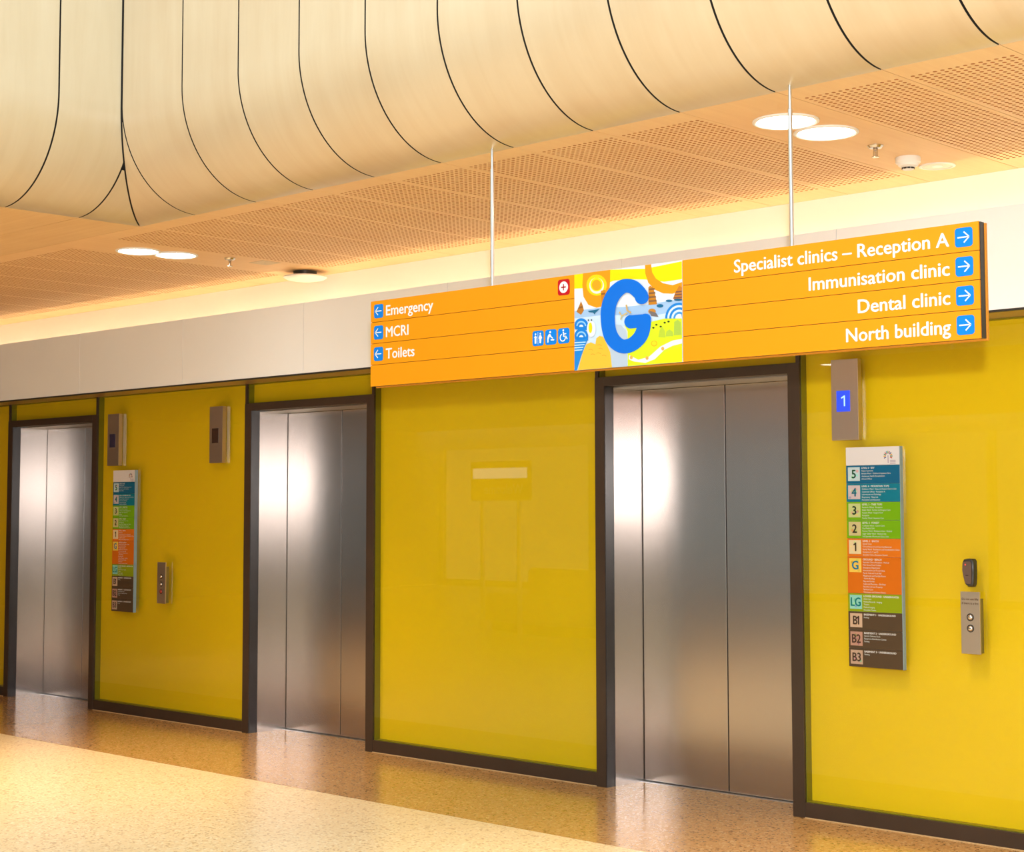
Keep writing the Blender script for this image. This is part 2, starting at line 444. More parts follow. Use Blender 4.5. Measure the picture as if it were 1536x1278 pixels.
# ------------------------------------------------------------------ ceiling
ceil = empty('ceiling'); tag(ceil, 'maple plywood ceiling with perforated panels that curves up into tall plywood strips with dark joints', 'ceiling', kind='structure')
G = 0.0022
PERF = {}
def perf_mesh(w, ya, yb, h0, h1):
    """flat sheet with round through-holes; local x from 0 to w"""
    key = (round(w, 4), ya, yb)
    if key in PERF: return PERF[key]
    p = 0.0290; nx = int((w-0.012)/p); mx = (w-nx*p)/2
    ny = int(round((h1-h0)/p)); py = (h1-h0)/ny
    V, Fc, DK = [], [], []
    def v(x, y, z): V.append((x, y, z)); return len(V)-1
    K = 8; rr = 0.0082; T = 0.009
    for i in range(nx):
        for j in range(ny):
            ax, bx = mx+i*p, mx+(i+1)*p; ay, by = h0+j*py, h0+(j+1)*py
            cx_, cy_ = (ax+bx)/2, (ay+by)/2
            # outer ring of 8 points: corners and edge middles
            out = [(bx, cy_), (bx, by), (cx_, by), (ax, by), (ax, cy_), (ax, ay), (cx_, ay), (bx, ay)]
            o_ = [v(x, y, 0) for x, y in out]
            n_ = [v(cx_+rr*math.cos(2*PI*k/K), cy_+rr*math.sin(2*PI*k/K), 0) for k in range(K)]
            u_ = [v(cx_+rr*math.cos(2*PI*k/K), cy_+rr*math.sin(2*PI*k/K), T) for k in range(K)]
            for k in range(K):
                k2 = (k+1) % K
                Fc.append((o_[k], n_[k], n_[k2], o_[k2]))
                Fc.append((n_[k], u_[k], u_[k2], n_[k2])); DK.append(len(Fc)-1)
    def q(x0, x1, y0, y1):
        a = [v(x0, y0, 0), v(x0, y1, 0), v(x1, y1, 0), v(x1, y0, 0)]; Fc.append(tuple(a))
    q(0, mx, ya, yb); q(w-mx, w, ya, yb); q(mx, w-mx, ya, h0); q(mx, w-mx, h1, yb)
    for (x, y, X, Y) in ((0, ya, 0, yb), (w, yb, w, ya), (w, ya, 0, ya), (0, yb, w, yb)):
        a = [v(x, y, 0), v(x, y, T), v(X, Y, T), v(X, Y, 0)]; Fc.append(tuple(a))
    me = bpy.data.meshes.new('perforated_panel'); me.from_pydata(V, [], Fc); me.validate()
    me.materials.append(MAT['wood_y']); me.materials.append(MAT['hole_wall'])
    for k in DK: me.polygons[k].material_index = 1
    PERF[key] = me
    return me

xk = [-2.983-0.4435*k for k in range(-9, 9)]
xk = sorted(xk) ; SEAM_R = xk[:]                     # from -6.531 up to ~1.0
seam_x = [-12.93, -12.48, -12.03, -11.58, -11.13, -10.68, -10.23, -9.78, -9.335, -8.90, -8.455, -8.012, XM, -7.045] + SEAM_R
LAMP_PANELS = [(-8.455, -8.012), (-3.870, -3.4265)]
for a, b in zip(seam_x, seam_x[1:]):
    plainp = any(abs(a-p[0]) < 0.01 for p in LAMP_PANELS)
    if plainp:
        o = box('ceiling_panel', a+G, b-G, Y1+G, 0.0-0.001, ZC, ZC+0.009, MAT['wood_y'], ceil)
        o['label'] = 'plain unperforated ceiling panel with lights'
    else:
        me = perf_mesh(b-a-2*G, Y1+G, -0.001, -1.755, -0.215)
        o = link('perforated_panel', me, None, ceil); o.location = (a+G, 0, ZC)
box('ceiling_backing', -24, 8, Y1, 0.0, ZC+0.03, ZC+0.04, MAT['brown_void'], ceil)
box('ceiling_panel', -24, seam_x[0]-G, Y1+G, -0.001, ZC, ZC+0.009, MAT['wood_y'], ceil)
box('ceiling_panel', seam_x[-1]+G, 8, Y1+G, -0.001, ZC, ZC+0.009, MAT['wood_y'], ceil)
# plain soffit boards on the left, laid the other way
ys = [Y1, -2.27] + [-2.27-0.4225*k for k in range(1, 32)]
for a, b in zip(ys, ys[1:]):
    for xa, xb in ((-10.6, XM), (-14.0, -10.6), (-24, -14.0)):
        box('soffit_board', xa+G, xb-G, b+G, a-G, ZC, ZC+0.009, MAT['wood_x'], ceil)
box('soffit_backing', -24, XM-0.01, ys[-1], Y1, ZC+0.03, ZC+0.04, MAT['brown_void'], ceil)

# curved strips
NA = 36; ZTOP = 7.0
def prof(i):
    """(fraction along the bend 0..1, height) for step i"""
    if i <= NA:
        a = PI/2*i/NA; return math.sin(a), ZC+RZ*(1-math.cos(a))
    return 1.0, ZC+RZ+(ZTOP-ZC-RZ)*(i-NA)/4
def nrm(i):
    a = min(i, NA)/NA*PI/2; v_ = Vector((math.sin(a)/RY, math.cos(a)/RZ)).normalized()   # outward (behind) direction: horizontal part, vertical part
    return v_
def front_pt(x, i, d=0.0):
    s, z = prof(i); n = nrm(i)
    return (x, Y1-RY*s+d*n.x, z+d*n.y)
def left_pt(y, i, d=0.0):
    s, z = prof(i); n = nrm(i)
    return (XM+RX*s-d*n.x, y, z+d*n.y)
def strip(ea, eb, fn, mat, name='curved_panel'):
    """ea, eb: functions of step i giving the two edges (None where the strip has closed up)"""
    bm = bm_new(); rows = []
    for i in range(NA+5):
        a, b = ea(i), eb(i)
        if b-a < 0.0012: break
        rows.append([bm.verts.new(fn(a, i)), bm.verts.new(fn(b, i)), bm.verts.new(fn(a, i, 0.016)), bm.verts.new(fn(b, i, 0.016))])
    for r, s in zip(rows, rows[1:]):
        bm.faces.new((r[0], r[1], s[1], s[0]))
        for f_ in (bm.faces.new((r[0], s[0], s[2], r[2])), bm.faces.new((r[1], r[3], s[3], s[1]))): f_.material_index = 1
    o = fin(name, bm, mat, ceil, smooth=True); o.data.materials.append(MAT['dark'])
    return o
GC = 0.0046
mit_x = lambda i: XM + RX*prof(i)[0]
mit_y = lambda i: Y1 - RY*prof(i)[0]
fx = [-7.045] + SEAM_R
strip(lambda i: mit_x(i)+GC*1.3, lambda i: -7.045-GC, front_pt, MAT['wood_v'])
for j, (a, b) in enumerate(zip(fx, fx[1:])):
    lo = (lambda i, a=a: max(a+GC, mit_x(i)+GC*1.3))
    strip(lo, (lambda i, b=b: b-GC), front_pt, MAT['wood_v'])
strip(lambda i: SEAM_R[-1]+GC, lambda i: 8.0, front_pt, MAT['wood_v'])
ly = ys[1:]
strip(lambda i: ly[0]+GC, lambda i: mit_y(i)-GC*1.3, left_pt, MAT['wood_vl'])
for a, b in zip(ly, ly[1:]):
    strip((lambda i, b=b: b+GC), (lambda i, a=a: min(a-GC, mit_y(i)-GC*1.3)), left_pt, MAT['wood_vl'])
# dark sheet behind the gaps
bm = bm_new()
for i in range(NA+5):
    pass
rows = [[bm.verts.new(front_pt(mit_x(i), i, 0.03)), bm.verts.new(front_pt(8.0, i, 0.03))] for i in range(NA+5)]
for r, s in zip(rows, rows[1:]): bm.faces.new((r[0], r[1], s[1], s[0]))
rows = [[bm.verts.new(left_pt(ys[-1], i, 0.03)), bm.verts.new(left_pt(mit_y(i), i, 0.03))] for i in range(NA+5)]
for r, s in zip(rows, rows[1:]): bm.faces.new((r[0], r[1], s[1], s[0]))
rows = [[bm.verts.new(left_pt(mit_y(i), i, 0.03)), bm.verts.new(front_pt(mit_x(i), i, 0.03))] for i in range(NA+5)]
for r, s in zip(rows, rows[1:]): bm.faces.new((r[0], r[1], s[1], s[0]))
fin('bulkhead_backing', bm, MAT['dark'], ceil)

# ------------------------------------------------------------------ rest of the hall, behind and beside the photographer
def struct(name, label, *a):
    o = box(name, *a); tag(o, label, name.split('_')[0], kind='structure'); return o
hall = plain('warm_wall_paint', (0.34, 0.27, 0.22, 1), 0.7)
struct('wall_left', 'plain warm wall closing the far left end of the hall', -24.1, -24, -16, 0.6, 0, 7.0, hall)
struct('wall_right', 'plain warm wall at the right end of the hall', 8, 8.1, -16, 0.6, 0, 7.0, hall)
wf = bm_new()
add_box(wf, -24, 8, -16.1, -16, 0, 0.12); add_box(wf, -24, 8, -16.1, -16, 2.68, 7.0)
for k in range(9): add_box(wf, -24+3.98*k, -24+3.98*k+0.12, -16.1, -16, 0.12, 2.68)
o = fin('wall_front', wf, hall); tag(o, 'wall with full-height glazing across the far side of the hall', 'wall', kind='structure')
tg, N_, L_2, P_2 = new_mat('tinted_glazing'); N_.remove(P_2)
tt = N_.new('ShaderNodeBsdfTransparent'); tt.inputs[0].default_value = (0.30, 0.30, 0.29, 1)
L_2.new(tt.outputs[0], N_['Material Output'].inputs[0])
for k in range(8): box('window_pane', -24+3.98*k+0.12, -24+3.98*(k+1), -16.055, -16.045, 0.12, 2.68, tg, o)

# ------------------------------------------------------------------ hanging sign
SX0, SX1, SZ0, SZ1, SY = -5.595, -2.596, 2.051, 2.438, -1.955
GX0, GX1 = -4.363, -3.818
sign = empty('hanging_sign', (0, 0, 0))
tag(sign, 'long orange directional sign with a big blue letter G hanging on two rods', 'sign')
RH = (SZ1-SZ0)/4
ORG = plain('orange_print', srgb(224, 136, 4), 0.42, var=0.01, spec=0.3)
ORG2 = plain('orange_rear_panel', srgb(206, 130, 30), 0.5, var=0.02)
WHT = flat(250, 250, 250)
BLU = flat(0, 132, 232)
box('sign_core', SX0+0.004, SX1+0.002, SY+0.006, SY+0.032, SZ0+0.002, SZ1-0.002, MAT['black'], sign)
box('rear_panel', SX0, SX1+0.006, SY+0.034, SY+0.044, SZ0-0.004, SZ1-0.004, ORG2, sign)
for k in range(4):
    zt = SZ1-RH*k
    for xa, xb in ((SX0, GX0), (GX1, SX1)):
        box('sign_slat', xa+0.0008, xb-0.0008, SY, SY+0.006, zt-RH+0.0011, zt-0.0011, ORG, sign)
YL = SY-0.0006
def icon(x0, zc, col, parent=sign, s=0.062, name='icon_tile'):
    return plate(name, rrect(x0, x0+s, zc-s/2, zc+s/2, 0.011), SY-0.001, 0.001, col, parent)
def arrow(x0, zc, d, parent):
    y = SY-0.0022; L_ = 0.042; cx = x0+0.031
    a = cx-d*L_/2; b = cx+d*L_/2
    bm = bm_new(); w = 0.0022
    segs = [((a, zc), (b-d*0.002, zc)), ((b-d*0.019, zc+0.018), (b, zc)), ((b-d*0.019, zc-0.018), (b, zc))]
    for p, q in segs:
        o_ = stroke([p, q], w); bm.faces.new([bm.verts.new((x, y, z)) for x, z in o_])
    return fin('arrow', bm, WHT, parent)
rows_z = [SZ1-RH*(k+0.5) for k in range(4)]
LC = [('Emergency', 0.308), ('MCRI', 0.150), ('Toilets', 0.189)]
for k, (s, w) in enumerate(LC):
    zc = rows_z[k]; t = icon(SX0+0.023, zc, BLU); arrow(SX0+0.023, zc, -1, t)
    text('lettering', s, SX0+0.103, zc-0.024, 0.046, YL, WHT, sign, width=w)
RC = [('Specialist clinics \u2013 Reception A', 0.875), ('Immunisation clinic', 0.552), ('Dental clinic', 0.353), ('North building', 0.402)]
for k, (s, w) in enumerate(RC):
    zc = rows_z[k]; t = icon(-2.682, zc, BLU, s=0.064); arrow(-2.682, zc, 1, t)
    text('lettering', s, -2.703, zc-0.024, 0.047, YL, WHT, sign, align='R', width=w)
# emergency cross
t = icon(-4.452, rows_z[0]+0.002, flat(200, 12, 30), s=0.064)
plate('white_disc', ell(-4.42, rows_z[0]+0.002, 0.0235, 0.0235), SY-0.0018, 0.0006, WHT, t)
bm = bm_new(); zc = rows_z[0]+0.002
for p, q in (((-4.433, zc), (-4.407, zc)), ((-4.42, zc-0.013), (-4.42, zc+0.013))):
    bm.faces.new([bm.verts.new((x, SY-0.0026, z)) for x, z in stroke([p, q], 0.0028)])
fin('red_cross', bm, flat(200, 12, 30), t)
# toilet pictograms
def picto(name, polys, parent):
    bm = bm_new()
    for P_ in polys:
        f = bm.faces.new([bm.verts.new((x, SY-0.0022, z)) for x, z in P_]);
    bm.normal_update(); bmesh.ops.triangulate(bm, faces=[q for q in bm.faces if len(q.verts) > 4], quad_method='FIXED', ngon_method='EAR_CLIP')
    return fin(name, bm, WHT, parent)
zt = rows_z[2]-0.001
ta = icon(-4.593, zt, BLU); tb = icon(-4.5225, zt, BLU); tc_ = icon(-4.452, zt, BLU)
c1, c2 = -4.593+0.018, -4.593+0.045
picto('toilet_symbol', [ell(c1, zt+0.017, 0.0042, 0.0042, 12), [(c1-0.009, zt+0.004), (c1, zt+0.012), (c1+0.009, zt+0.004), (c1+0.005, zt+0.003), (c1+0.0045, zt-0.021), (c1-0.0045, zt-0.021), (c1-0.005, zt+0.003)],
      ell(c2, zt+0.018, 0.0042, 0.0042, 12), [(c2-0.004, zt+0.012), (c2+0.004, zt+0.012), (c2+0.010, zt-0.001), (c2+0.006, zt-0.002), (c2+0.004, zt-0.021), (c2-0.004, zt-0.021), (c2-0.006, zt-0.002), (c2-0.010, zt-0.001)],
      stroke([(-4.593+0.0315, zt-0.025), (-4.593+0.0315, zt+0.025)], 0.0008)], ta)
b0 = -4.5225
picto('baby_change_symbol', [ell(b0+0.029, zt+0.020, 0.005, 0.005, 12), [(b0+0.022, zt+0.013), (b0+0.030, zt+0.012), (b0+0.036, zt+0.002), (b0+0.044, zt-0.004), (b0+0.042, zt-0.007), (b0+0.031, zt-0.001), (b0+0.026, zt+0.002), (b0+0.020, zt-0.008), (b0+0.019, zt-0.022), (b0+0.013, zt-0.022), (b0+0.013, zt-0.004), (b0+0.016, zt+0.006)],
      [(b0+0.032, zt-0.010), (b0+0.044, zt-0.008), (b0+0.052, zt-0.012), (b0+0.050, zt-0.015), (b0+0.031, zt-0.014)]], tb)
w0 = -4.452
ring = ell(w0+0.027, zt-0.007, 0.0165, 0.0165, 20, 110, 380)
ring_in = ell(w0+0.027, zt-0.007, 0.012, 0.012, 20, 110, 380)[::-1]
picto('wheelchair_symbol', [ell(w0+0.030, zt+0.022, 0.0045, 0.0045, 12), ring+ring_in,
      [(w0+0.028, zt+0.016), (w0+0.034, zt+0.015), (w0+0.034, zt+0.009), (w0+0.046, zt+0.010), (w0+0.046, zt+0.006), (w0+0.034, zt+0.004), (w0+0.034, zt+0.0), (w0+0.045, zt-0.001), (w0+0.053, zt-0.013), (w0+0.049, zt-0.016), (w0+0.042, zt-0.005), (w0+0.029, zt-0.004)]], tc_)
# artwork panel
art = box('artwork_panel', GX0+0.0005, GX1-0.0005, SY-0.0008, SY+0.006, SZ0+0.0005, SZ1-0.0005, flat(236, 240, 246), sign)
ARTN = [0]
def A(X, Y):
    u = (X-68)/940.0; top = 308-123*u; h = 832+48*u
    return (GX0+u*(GX1-GX0), SZ1-(Y-top)/h*(SZ1-SZ0))
def clampA(p): return (min(max(p[0], GX0+0.0006), GX1-0.0006), min(max(p[1], SZ0+0.0006), SZ1-0.0006))
def art_shape(pts, col, name='painted_shape'):
    ARTN[0] += 1
    y = SY-0.001-0.00006*ARTN[0]
    P_ = [clampA(A(*p)) for p in pts]
    bm = bm_new(); f = bm.faces.new([bm.verts.new((x, y, z)) for x, z in P_])
    bm.normal_update(); bmesh.ops.triangulate(bm, faces=bm.faces[:], quad_method='FIXED', ngon_method='EAR_CLIP')
    return fin(name, bm, flat(*col), art)
def E_(cx, cy, rx, ry, a0=0, a1=360, n=24): return ell(cx, cy, rx, ry, n, a0, a1)
YE, OR, BR = (255, 228, 0), (244, 156, 20), (150, 92, 40)
art_shape([(68, 310), (400, 262), (700, 258), (1010, 195), (1010, 350), (860, 372), (700, 352), (560, 348), (420, 362), (300, 420), (68, 432)], YE)
art_shape([(68, 625), (330, 592), (500, 590), (700, 570), (1010, 520), (1010, 640), (760, 670), (320, 665), (68, 700)], (168, 198, 236))
art_shape([(68, 690), (320, 660), (760, 665), (1010, 620), (1010, 700), (760, 720), (480, 760), (430, 900), (330, 960), (68, 960)], (212, 228, 246))
art_shape([(150, 295), (395, 262), (392, 380), (380, 520), (340, 580), (270, 596), (195, 570), (152, 500), (142, 400)], OR)
art_shape(E_(272, 400, 92, 92), (255, 214, 20))
art_shape(E_(272, 405, 66, 70), (244, 232, 226))
art_shape(E_(272, 395, 56, 60), (255, 226, 10))
art_shape(E_(272, 400, 42, 46), (246, 168, 30))
art_shape([(698, 220), (750, 216), (758, 290), (790, 345), (850, 385), (930, 402), (1010, 375), (1010, 440), (930, 476), (850, 472), (780, 440), (725, 380), (700, 300)], OR)
art_shape([(130, 540), (145, 575), (156, 620), (130, 658), (88, 632), (108, 590)], (192, 120, 40))
art_shape([(108, 590), (145, 580), (150, 598), (100, 606)], BR)
art_shape([(310, 450), (350, 440), (352, 540), (318, 556)], (214, 132, 30))
art_shape([(312, 470), (350, 466), (350, 480), (312, 486)], BR)
art_shape([(740, 405), (765, 420), (780, 470), (798, 566), (726, 572), (726, 420)], (206, 130, 34))
for q in range(4): art_shape([(730, 430+q*34), (778+q*5, 426+q*34), (782+q*5, 440+q*34), (730, 446+q*34)], (140, 96, 60))
art_shape([(985, 405), (1010, 420), (1010, 535), (932, 520), (950, 470)], (206, 126, 40))
for q in range(3): art_shape([(958-q*8, 455+q*25), (1010, 450+q*25), (1010, 462+q*25), (952-q*8, 468+q*25)], (130, 84, 70))
art_shape(E_(756, 628, 32, 24), (200, 132, 50)); art_shape([(730, 622), (790, 640), (812, 676), (750, 668)], (120, 110, 110))
art_shape([(192, 624), (250, 616), (302, 606), (262, 640), (256, 655), (240, 638), (205, 636)], (30, 104, 140))
art_shape(E_(824, 580, 28, 15), (24, 104, 150)); art_shape(E_(900, 537, 28, 10), (24, 104, 150)); art_shape(E_(975, 528, 34, 10), (24, 92, 130))
for r_, c_ in ((118, (30, 132, 216)), (100, (214, 232, 248)), (84, (30, 132, 216)), (66, (214, 232, 248)), (50, (70, 150, 220)), (34, (230, 240, 250))):
    art_shape(E_(985, 690, r_, r_*1.15, 180, 300, 20)+[(1010, 690)], c_)
for cy_, r_ in ((760, 62), (850, 62)):
    art_shape([(68+8, cy_+25)]+E_(134, cy_-10, r_, r_, 180, 360, 16)+[(195, cy_+30)], (16, 128, 222))
    art_shape(E_(134, cy_-5, r_*0.72, r_*0.72, 180, 360, 14), (150, 204, 244))
    art_shape(E_(134, cy_-2, r_*0.55, r_*0.55, 180, 360, 14), (16, 128, 222))
    art_shape(E_(134, cy_+2, r_*0.3, r_*0.3, 180, 360, 12), (220, 236, 250))
art_shape([(72, 880), (190, 866), (180, 900), (165, 930), (130, 1020), (92, 1142), (70, 1142)], (30, 136, 222))
for q in range(4): art_shape([(72, 895+q*22), (176-q*10, 890+q*22), (172-q*10, 898+q*22), (72, 905+q*22)], (200, 228, 248))
art_shape(E_(226, 780, 40, 70), (232, 236, 244)); art_shape(E_(218, 770, 17, 46), (252, 222, 20))
art_shape(E_(200, 704, 6, 7, n=10), (60, 60, 60)); art_shape(E_(228, 703, 6, 7, n=10), (60, 60, 60))
art_shape([(345, 880), (440, 740), (490, 745), (530, 790), (548, 900), (548, 1100), (405, 1112)], (190, 202, 220))
art_shape([(102, 1140), (150, 980), (182, 912), (222, 896), (262, 912), (272, 860), (300, 840), (330, 846), (350, 880), (395, 980), (410, 1112)], (252, 192, 60))
for q, (xx, yy) in enumerate(((300, 920), (290, 990), (340, 1010), (240, 1000), (220, 960), (310, 950))):
    art_shape(stroke([(xx-18, yy), (xx, yy-5), (xx+20, yy+4)], 1.6), (216, 140, 40))
art_shape([(548, 1100), (548, 800), (520, 740), (640, 770), (760, 715), (860, 692), (1010, 690), (1010, 1065)], (222, 236, 36))
art_shape([(560, 1005), (640, 1045), (730, 1020), (830, 930), (930, 880), (1010, 866), (1010, 905), (930, 925), (860, 960), (780, 1040), (700, 1072), (600, 1060), (556, 1040)], (238, 240, 240))
art_shape([(770, 1080), (830, 1010), (910, 960), (1010, 930), (1010, 1065)], (250, 240, 20))
art_shape([(812, 850), (822, 790), (845, 760), (868, 800), (870, 855)], (190, 208, 60))
art_shape([(872, 845), (880, 800), (906, 785), (932, 805), (935, 842)], (182, 204, 70))
art_shape([(940, 835), (945, 720), (972, 700), (998, 722), (1002, 832)], (176, 200, 76))
for xx, yy in ((770, 770), (796, 744), (832, 760), (866, 726), (898, 717)): art_shape(E_(xx, yy, 10, 8, n=10), (60, 66, 30))
art_shape(E_(776, 905, 28, 26), (240, 190, 30)); art_shape(E_(776, 905, 20, 18), (252, 220, 40))
for xx, yy in ((580, 1025), (715, 1030), (848, 950)): art_shape(E_(xx, yy, 13, 16, n=12), (248, 176, 90))
art_shape(stroke([(540, 570), (548, 620), (580, 640)], 7), (214, 170, 100)); art_shape(stroke([(478, 632), (500, 668), (548, 640)], 6), (220, 186, 120))
art_shape(stroke([(500, 668), (490, 700)], 5), (200, 190, 140))
# the letter G
gp = [(690, 505), (655, 468), (610, 425), (565, 408), (520, 410), (470, 440), (425, 490), (392, 560), (377, 640), (378, 720), (390, 800), (415, 860), (455, 905), (505, 930), (560, 925), (615, 895), (660, 845), (685, 785), (695, 715)]
gw = [50, 60, 62, 60, 60, 62, 64, 64, 63, 62, 62, 63, 62, 60, 60, 60, 60, 58, 58]
GB = (0, 112, 224)
def smooth_path(P_, W_, k=4):
    out, ow = [], []
    for i in range(len(P_)-1):
        p0, p1, p2, p3 = P_[max(0, i-1)], P_[i], P_[i+1], P_[min(len(P_)-1, i+2)]
        for q in range(k):
            t = q/k
            out.append(tuple(0.5*(2*b+(c-a)*t+(2*a-5*b+4*c-d)*t*t+(3*b-a-3*c+d)*t**3) for a, b, c, d in zip(p0, p1, p2, p3)))
            ow.append(W_[i]*(1-t)+W_[i+1]*t)
    return out+[P_[-1]], ow+[W_[-1]]
gp, gw = smooth_path(gp, gw)
ARTN[0] += 1
o_ = stroke(gp, gw); n_ = len(gp); bm = bm_new()
vs = [bm.verts.new((A(*p)[0], SY-0.001-0.00006*ARTN[0], A(*p)[1])) for p in o_]
for k in range(n_-1): bm.faces.new((vs[k], vs[k+1], vs[2*n_-2-k], vs[2*n_-1-k]))
fin('letter_g', bm, flat(*GB), art)
art_shape(E_(674, 505, 60, 62), GB, 'letter_g'); art_shape(E_(578, 718, 56, 58), GB, 'letter_g')
art_shape([(578, 662), (720, 650), (745, 680), (754, 720), (700, 780), (640, 770), (578, 776)], GB, 'letter_g')
art_shape(E_(705, 690, 48, 42), GB, 'letter_g')
# rods
for xr in (-4.846, -3.338):
    yr = SY+0.022
    lathe('suspension_rod', [(0.0085, SZ1-0.004), (0.0085, ZC-0.085), (0.006, ZC-0.083), (0.006, ZC+0.02)], (xr, yr, 0), MAT['alu'], sign, seg=16)

# ------------------------------------------------------------------ floor directories
U = 0.0869
DIRZ = 1.7925
LEVELS = [
    (1, (8, 104, 148), '5', (200, 226, 236), (0, 84, 52), 'LEVEL 5 \u00b7 SKY', ['Kelpie Inpatients', 'Banksia Ward \u00b7 Children\u2019s Inpatient Care', 'Adolescent Health Rehabilitation', 'Clinical Offices']),
    (1, (4, 128, 156), '4', (214, 200, 208), (0, 110, 136), 'LEVEL 4 \u00b7 MOUNTAIN TOPS', ['Children\u2019s Ward \u00b7 Sleep and Gastro Centre Labs', 'Corporate Offices \u00b7 Reception A', 'Laboratories and Pathology', 'Respiratory \u00b7 Sleep Lab', 'Foundation and Education']),
    (1, (122, 186, 6), '3', (206, 220, 150), (20, 60, 34), 'LEVEL 3 \u00b7 TREE TOPS', ['Research Offices \u00b7 Reception', 'Koala Ward \u00b7 Cardiac and Surgical Care', 'Surgery Ward \u00b7 Surgical Care', 'Reception', 'Cardiac Ward \u00b7 Intensive Care']),
    (1, (122, 186, 6), '2', (216, 206, 150), (44, 46, 34), 'LEVEL 2 \u00b7 FOREST', ['Cockatoo Ward \u00b7 Cancer Care', 'Day Medical Unit', 'Possum Ward \u00b7 Children\u2019s Care \u00b7 Medical', 'Sugar Glider Ward \u00b7 Medical Unit', 'Sub Specialty Wards and Clinics Unit']),
    (1, (232, 126, 24), '1', (240, 222, 176), (70, 58, 34), 'LEVEL 1 \u00b7 EARTH', ['Dental Clinic', 'Clinical Research and Learning Resource', 'Family Ward \u00b7 Adolescent and Rehabilitation Clinics', 'Reception B, C and D', 'Specialist Clinics Reception Rooms']),
    (2, (222, 116, 12), 'G', (250, 214, 90), (0, 124, 172), 'GROUND \u00b7 BEACH', ['Specialist Clinics Reception \u00b7 Medical', 'Main Street Food Outlets', 'Emergency Department', 'Immunisation and Travel Clinic', 'Family Hub and Food Hall', 'Playgrounds and Starlight Room', '\u00b7 North Building', 'Play and Garden', 'Cafes and Pharmacy \u00b7 Gift Shop', 'Security and Lost Property', 'Spiritual Care', 'Volunteers and Visitors Centre']),
    (1, (146, 168, 8), 'LG', (150, 222, 208), (0, 130, 128), 'LOWER GROUND \u00b7 UNDERWATER', ['Child Care', 'Medical Records \u00b7 Imaging', 'Theatre', 'Medical Imaging', 'Education Centre']),
    (1, (86, 68, 48), 'B1', (214, 184, 156), (70, 54, 38), 'BASEMENT 1 \u00b7 UNDERGROUND', ['Parking']),
    (1, (86, 68, 48), 'B2', (196, 150, 130), (74, 52, 40), 'BASEMENT 2 \u00b7 UNDERGROUND', ['Central Delivery Dock', 'Equipment Distribution Centre', 'Parking']),
    (1, (86, 68, 48), 'B3', (198, 166, 142), (74, 56, 42), 'BASEMENT 3 \u00b7 UNDERGROUND', ['Parking']),
]
def directory(loc):
    d = empty('directory_board', loc)
    w = 0.298; y = -0.014
    box('board_back', 0.002, w-0.002, -0.006, 0.004, -12*U+0.002, -0.002, MAT['alu'], d)
    box('board_edge', w-0.003, w, -0.020, 0.004, -12*U, 0, flat(150, 176, 190, 0.2), d)
    hp = box('header_panel', 0, w-0.003, y, -0.006, -U+0.001, 0, flat(236, 234, 238), d)
    cols = [(200, 60, 40), (60, 120, 60), (230, 170, 40), (70, 70, 140), (190, 90, 140), (120, 170, 60), (60, 150, 180)]
    for k in range(11):
        a = math.radians(-25+230*k/10)
        c, s = math.cos(a), math.sin(a); cx_, cz_ = w*0.775, -0.045
        plate('emblem_leaf', stroke([(cx_+0.012*c, cz_+0.012*s), (cx_+0.024*c, cz_+0.024*s)], 0.0022), y-0.0005, 0.0004, flat(*cols[k % 7]), hp)
    plate('emblem_stem', stroke([(w*0.775, -0.078), (w*0.775, -0.042)], 0.0012), y-0.0006, 0.0004, flat(110, 60, 140), hp)
    for k in range(3):
        plate('small_print', stroke([(w*0.81, -0.066-0.007*k), (w*0.91, -0.066-0.007*k)], 0.0016), y-0.0006, 0.0003, flat(176, 168, 190), hp)
    z = -U
    for n, bgc, num, tile, ink, head, lines in LEVELS:
        p = box('level_panel', 0, w-0.003, y, -0.006, z-n*U+0.0006, z-0.0006, flat(*bgc), d)
        ts = 0.066
        t = plate('number_tile', [(0.010, z-0.008), (0.010+ts, z-0.008), (0.010+ts, z-0.008-ts), (0.010, z-0.008-ts)], y-0.0008, 0.0008, flat(*tile), p)
        rnd = random.Random(num)
        for q in range(5):
            px, pz = 0.010+rnd.uniform(0.008, ts-0.008), z-0.008-rnd.uniform(0.008, ts-0.008)
            c_ = tuple(max(0, min(255, int(v+rnd.uniform(-50, 30)))) for v in tile)
            plate('tile_motif', ell(px, pz, rnd.uniform(0.004, 0.009), rnd.uniform(0.004, 0.009), 10), y-0.0011-q*0.00005, 0.0002, flat(*c_), p)
        text('level_number', num, 0.010+ts/2, z-0.008-ts/2-0.019, 0.040, y-0.0018, flat(*ink), p, bold=0.028, align='C', xs=0.95 if len(num) == 1 else 0.85)
        text('lettering', head, 0.086, z-0.0165, 0.0085, y-0.0008, flat(250, 250, 250), p, bold=0.02)
        pitch = 0.0128
        for q, s in enumerate(lines):
            text('lettering', s, 0.086, z-0.0165-pitch*(q+1), 0.0072, y-0.0008, flat(232, 240, 240), p, bold=0.0, xs=0.92)
        z -= n*U
    return d
def copy_tree(o, parent=None):
    c = o.copy(); COL.objects.link(c); c.parent = parent
    for ch in list(o.children): copy_tree(ch, c)
    return c
d1 = directory((-4.345, 0.0, DIRZ))
tag(d1, 'tall colour-banded floor directory nearest the viewer, right of the nearest lift', 'directory board', 'floor directories on the yellow glass')
d2 = copy_tree(d1); d2.location = (-10.712, 0.0, DIRZ)
tag(d2, 'tall colour-banded floor directory on the far left yellow panel', 'directory board', 'floor directories on the yellow glass')

